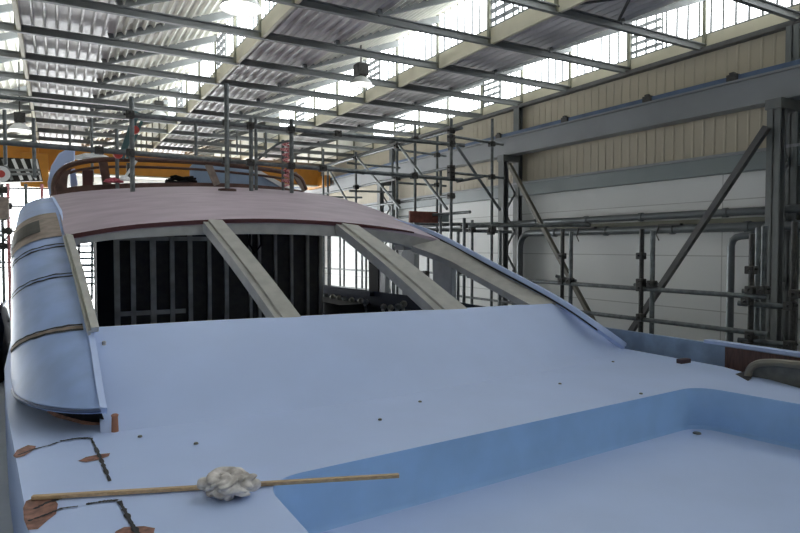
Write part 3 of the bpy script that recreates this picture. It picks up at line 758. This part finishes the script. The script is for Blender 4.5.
tb(at(457, 181.5, X=XI + .3), at(483, 176.5, X=XI + .6), 'brace', r=.04)
for px, py in ((451, 131), (451, 137.5), (451, 143), (451, 168), (451, 173), (451, 178), (451, 196), (415, 139), (415, 175), (397, 146), (397, 178), (397, 202), (356, 158), (356, 187), (324, 167)):
    coupler(at(px, py, X=XI), S1, .085)
for px, py in ((491.7, 144), (491.7, 177), (437, 155), (437, 185)): coupler(at(px, py, X=XO), S1, .08)
# walkway tubes low behind the pillar
for (a, c, xa_, xc_) in (((410, 224), (520, 224.5), 9.6, 11.6), ((412, 229), (512, 232), 9.6, 11.4), ((470, 226), (590, 225), 10.6, 12.0)):
    tb(at(*a, X=xa_), at(*c, X=xc_), 'ledger', r=.05)
for px, t_, b_, X in ((464, 218, 300, XI), (458, 232, 300, XI + .3), (472, 220, 300, XO), (417, 248, 300, XO), (428, 245, 300, XO - .4), (500, 232, 300, XO), (330, 236, 320, XI + .6), (340, 236, 320, XO), (344, 236, 320, XO), (362, 240, 320, XO), (366, 240, 320, XO - .3)):
    vpost(px, t_, b_, None, X=X, r=.045)
for (a, c, X) in (((322, 268), (370, 271), XO), ((410, 271), (530, 280), XO), ((322, 285), (372, 290), XO), ((410, 290), (530, 305), XO)):
    tb(at(*a, X=X), at(*c, X=X), 'ledger', r=.035)
for px, py in ((464, 226), (472, 230), (492, 229), (491, 232), (458, 272), (426, 273)): coupler(at(px, py, X=XI + .6), S1, .08)
# plank box and small red plate on the scaffold
a = at(410, 211, Y=15.0); c = at(438, 223, Y=15.0); e_ = at(449, 222, Y=15.0)
t = thing('board_stack', Vector((a.x, 15, c.z)), 'red brown board set on edge on the scaffold behind the roof corner', 'board')
MB().box((a.x, 15.0, c.z), (c.x, 15.08, a.z)).build('board', 'boxred', t); MB().box((c.x, 15.0, e_.z), (e_.x, 15.08, at(449, 213, Y=15).z)).build('pale_end', 'girt', t)
a = at(464, 264, X=XI); MB_ = MB().box(a + Vector((-.02, -.12, -.1)), a + Vector((.02, .14, .1))); tag(MB_.build('red_plate', 'red', base=a), 'small red plate hanging on the scaffold seen through the right windscreen opening', 'plate')

# near right scaffold along the bulwark
S2 = thing('scaffold', V(9.6, 7, -5.2), 'low tube scaffold with two rails outside the right bulwark', 'scaffold')
XR = 9.6
def at2(px, py): return at(px, py, X=XR)
def rails(p, q, X): return at(*p, X=X), at(*q, X=X)
for p, q in (((468, 276.5), (768, 297.5)), ((560, 309.5), (768, 334.5))):
    tb(at(*p, X=XR), at(*q, X=XR), 'rail', S2, r=.042)
for px, t_, X, m in ((562, 229, XR + .08, 'steel_dk'), (570.5, 232, XR + .12, 'steel'), (641, 229, XR + .08, 'steel_dk'), (652, 231, XR + .12, 'steel'), (751, 234, XR + .08, 'steel_dk'), (757, 228, XR + .35, 'steel'), (763, 226, XR + .5, 'steel'), (793, 222, XR + .4, 'steel_dk')):
    a = at(px, 300, X=X); zt = at(px, t_, X=X).z
    tb(Vector((a.x, a.y, 0)), Vector((a.x, a.y, zt)), 'standard', S2, r=.045, m=m)
for p, q, Y in (((738, 303), (792, 307.5), None), ((738, 340), (792, 345), None)):
    tb(at(*p, X=XR + .2), at(q[0], q[1], X=XR + .42), 'rail', S2, r=.045)
for (p, q) in (((556, 276), (576, 281)), ((634, 285), (658, 284)), ((742, 291), (770, 291))):
    tb(at(*p, X=XR + .05), at(*q, X=XR + .2), 'transom', S2, r=.035)
for px, py in ((562, 281), (570, 281), (641, 288), (641, 282), (652, 284), (641, 256), (751, 290), (747, 301), (751, 335), (747, 346), (790, 306), (790, 345), (795, 294), (562, 256), (763, 290), (751, 270), (641, 317)):
    coupler(at(px, py, X=XR), S2, .07)

# far left tower
S3 = thing('scaffold', (-1.6, 24, 0), 'far scaffold tower in front of the bright end door at the left edge', 'scaffold')
YL = 24.0
for px in (2, 8, 26, 42):
    a = at(px, 200, Y=YL); tb(Vector((a.x, YL, 0)), Vector((a.x, YL, at(px, 184, Y=YL).z)), 'standard', S3, r=.05, m='redrope' if px in (8, 42) else 'steel')
for i, py in enumerate((188, 197, 206, 217, 231, 246, 262)):
    tb(at(-12, py, Y=YL), at(14 if i % 2 else 60, py + 1, Y=YL), 'ledger', S3, r=.03)
for (p, q) in (((-6, 200), (9, 184)), ((0, 246), (12, 231)), ((-4, 231), (12, 246))): tb(at(*p, Y=YL), at(*q, Y=YL), 'brace', S3, r=.03)
for px, py in ((3, 190), (8, 206), (2, 217), (8, 231), (3, 246)): coupler(at(px, py, Y=YL), S3, .12)
a = at(2, 208, Y=23.5); tag(MB().box(a + Vector((-.3, 0, -.35)), a + Vector((.18, .2, .35))).build('brown_box', 'tan', base=a, bevel=.02), 'brown box on the far scaffold tower at the left edge', 'box')

# things about the flybridge
a, c = at(137, 112, Y=15.2), at(121, 158, Y=15.2)
t = thing('raking_prop', c, 'dark teal adjustable prop leaning between the scaffold ledgers', 'prop')
off = Vector((.10, 0, 0))
MB().beam(a, c, .13, .08, (0, 1, 0)).build('prop_tube', 'teal', t); MB().beam(a + off + Vector((0, 0, -.2)), c + off * 1.2, .06, .06, (0, 1, 0)).build('side_bar', 'teal', t)
for px, py, r in ((135, 130, .09), (118, 154, .10), (131, 116, .06)):
    MB().lathe(at(px, py, Y=15.0), [(0, -.06), (r, -.05), (r * 1.05, .05), (0, .06)], 12, (0, 1, 0)).build('red_knob', 'red', t)
def lump(p, sx, sy, sz, seed, name, m, label, cat):
    bm = bmesh.new(); bmesh.ops.create_icosphere(bm, subdivisions=3, radius=1)
    for v in bm.verts:
        q = v.co.copy(); k = 1 + .45 * noise.fractal(q * 1.5 + Vector((seed, seed, 0)), 1, 2, 3); v.co = Vector((q.x * sx * k, q.y * sy * k, max(-sz * .5, q.z * sz * k)))
    me = bpy.data.meshes.new(name); bm.to_mesh(me); bm.free(); me.materials.append(M[m]); o = bpy.data.objects.new(name, me); COL.objects.link(o); o.location = p; return tag(o, label, cat)
lump(at(115, 181, Y=16.4), .20, .12, .08, 1.3, 'pink_cloth', 'pink', 'pinkish red cloth bundled on the flybridge coaming beside the left post', 'cloth')
lump(at(125, 179, Y=16.2), .12, .1, .07, 4.3, 'white_cloth', 'white', 'small white cloth beside the pink cloth on the flybridge coaming', 'cloth')
a = at(131, 169, Y=16.3); t = thing('clamp_tool', a, 'black and white clamp on the scaffold post above the flybridge coaming', 'clamp')
MB().box(a + Vector((-.1, -.05, -.25)), a + Vector((.06, .05, .15))).build('clamp_body', 'steel_dk', t, bevel=.02); MB().tube(a + Vector((-.2, -.06, -.3)), a + Vector((.12, -.06, .2)), .03, 8).build('clamp_handle', 'white', t)
a = at(88, 178, Y=16.9); tag(MB().box(a + Vector((-.12, 0, -.28)), a + Vector((.12, .2, .2))).build('tool_case', mat('case', (.08, .02, .02), .5), base=a, bevel=.02), 'dark red case standing behind the flybridge frame at the left', 'case')
a = at(182, 181, Y=16.9); t = thing('cable_heap', a, 'black cable heap on the flybridge coaming left of the slanting post', 'cable')
for i in range(4):
    P = [a + Vector((math.cos(k / 9 * 6.28 + i) * (.42 - .05 * i), math.sin(k / 9 * 6.28) * .15, -.06 + .05 * i + .03 * math.sin(k * 2.1 + i))) for k in range(11)]
    MB().path(P, .035, 6).build('cable_turn', 'black', t, smooth=True)
a = at(94, 160, Y=19)
lump(a + Vector((0, 0, .05)), .45, .2, .12, 8.1, 'dust_sheet', 'white', 'white dust sheet heaped on the flybridge beyond the arched frame', 'sheet')
lump(V(-.98, 14.2, -2.0), .16, 1.5, .92, 2.2, 'dark_filler', 'bluedark', 'dark lump added to darken the left edge behind the pale blue side fairing', 'filler')  # added dark lump that hides the overbright floor at the left edge
# red and white tape wound round the scaffold post above the flybridge
P = []
pa, pb_ = at(286, 142, Y=14.7), at(288, 186, Y=14.7)
for k in range(60):
    u = k / 59; c = pa.lerp(pb_, u); P.append(c + Vector((math.cos(k * .9) * (.07 + .08 * math.sin(u * 9) ** 2), math.sin(k * .9) * .07, 0)))
t = MB().path(P, .028, 6).build('marker_tape', 'redrope', smooth=True, base=pb_); tag(t, 'red and white tape tangled round the scaffold post above the flybridge', 'tape')
P = smoothline([at(290, 141, Y=14.6), at(280, 143, Y=14.6), at(272, 148, Y=14.6), at(262, 156, Y=14.6), at(250, 166, Y=14.6)], 20)
t = MB().path(P, .03, 6).build('air_hose', 'steel', smooth=True, base=P[-1]); tag(t, 'grey hose slung between the scaffold posts above the flybridge', 'hose')

# ------------------------------------------------------------------ camera, light
cd = bpy.data.cameras.new('camera'); cam = bpy.data.objects.new('camera', cd); COL.objects.link(cam)
cam.location = CAM; cam.rotation_euler = (math.radians(90) + PITCH, 0, -YAW)
cd.sensor_width = 36; cd.lens = F / 800 * 36; cd.clip_start = .05; cd.clip_end = 200
sc = bpy.context.scene; sc.camera = cam
w = bpy.data.worlds.new('World'); sc.world = w; w.use_nodes = True
w.node_tree.nodes['Background'].inputs[0].default_value = (.75, .87, 1, 1); w.node_tree.nodes['Background'].inputs[1].default_value = 1.0
sc.view_settings.view_transform = 'Standard'; sc.view_settings.look = 'None'; sc.view_settings.gamma = 1
sc.view_settings.exposure = 0.45
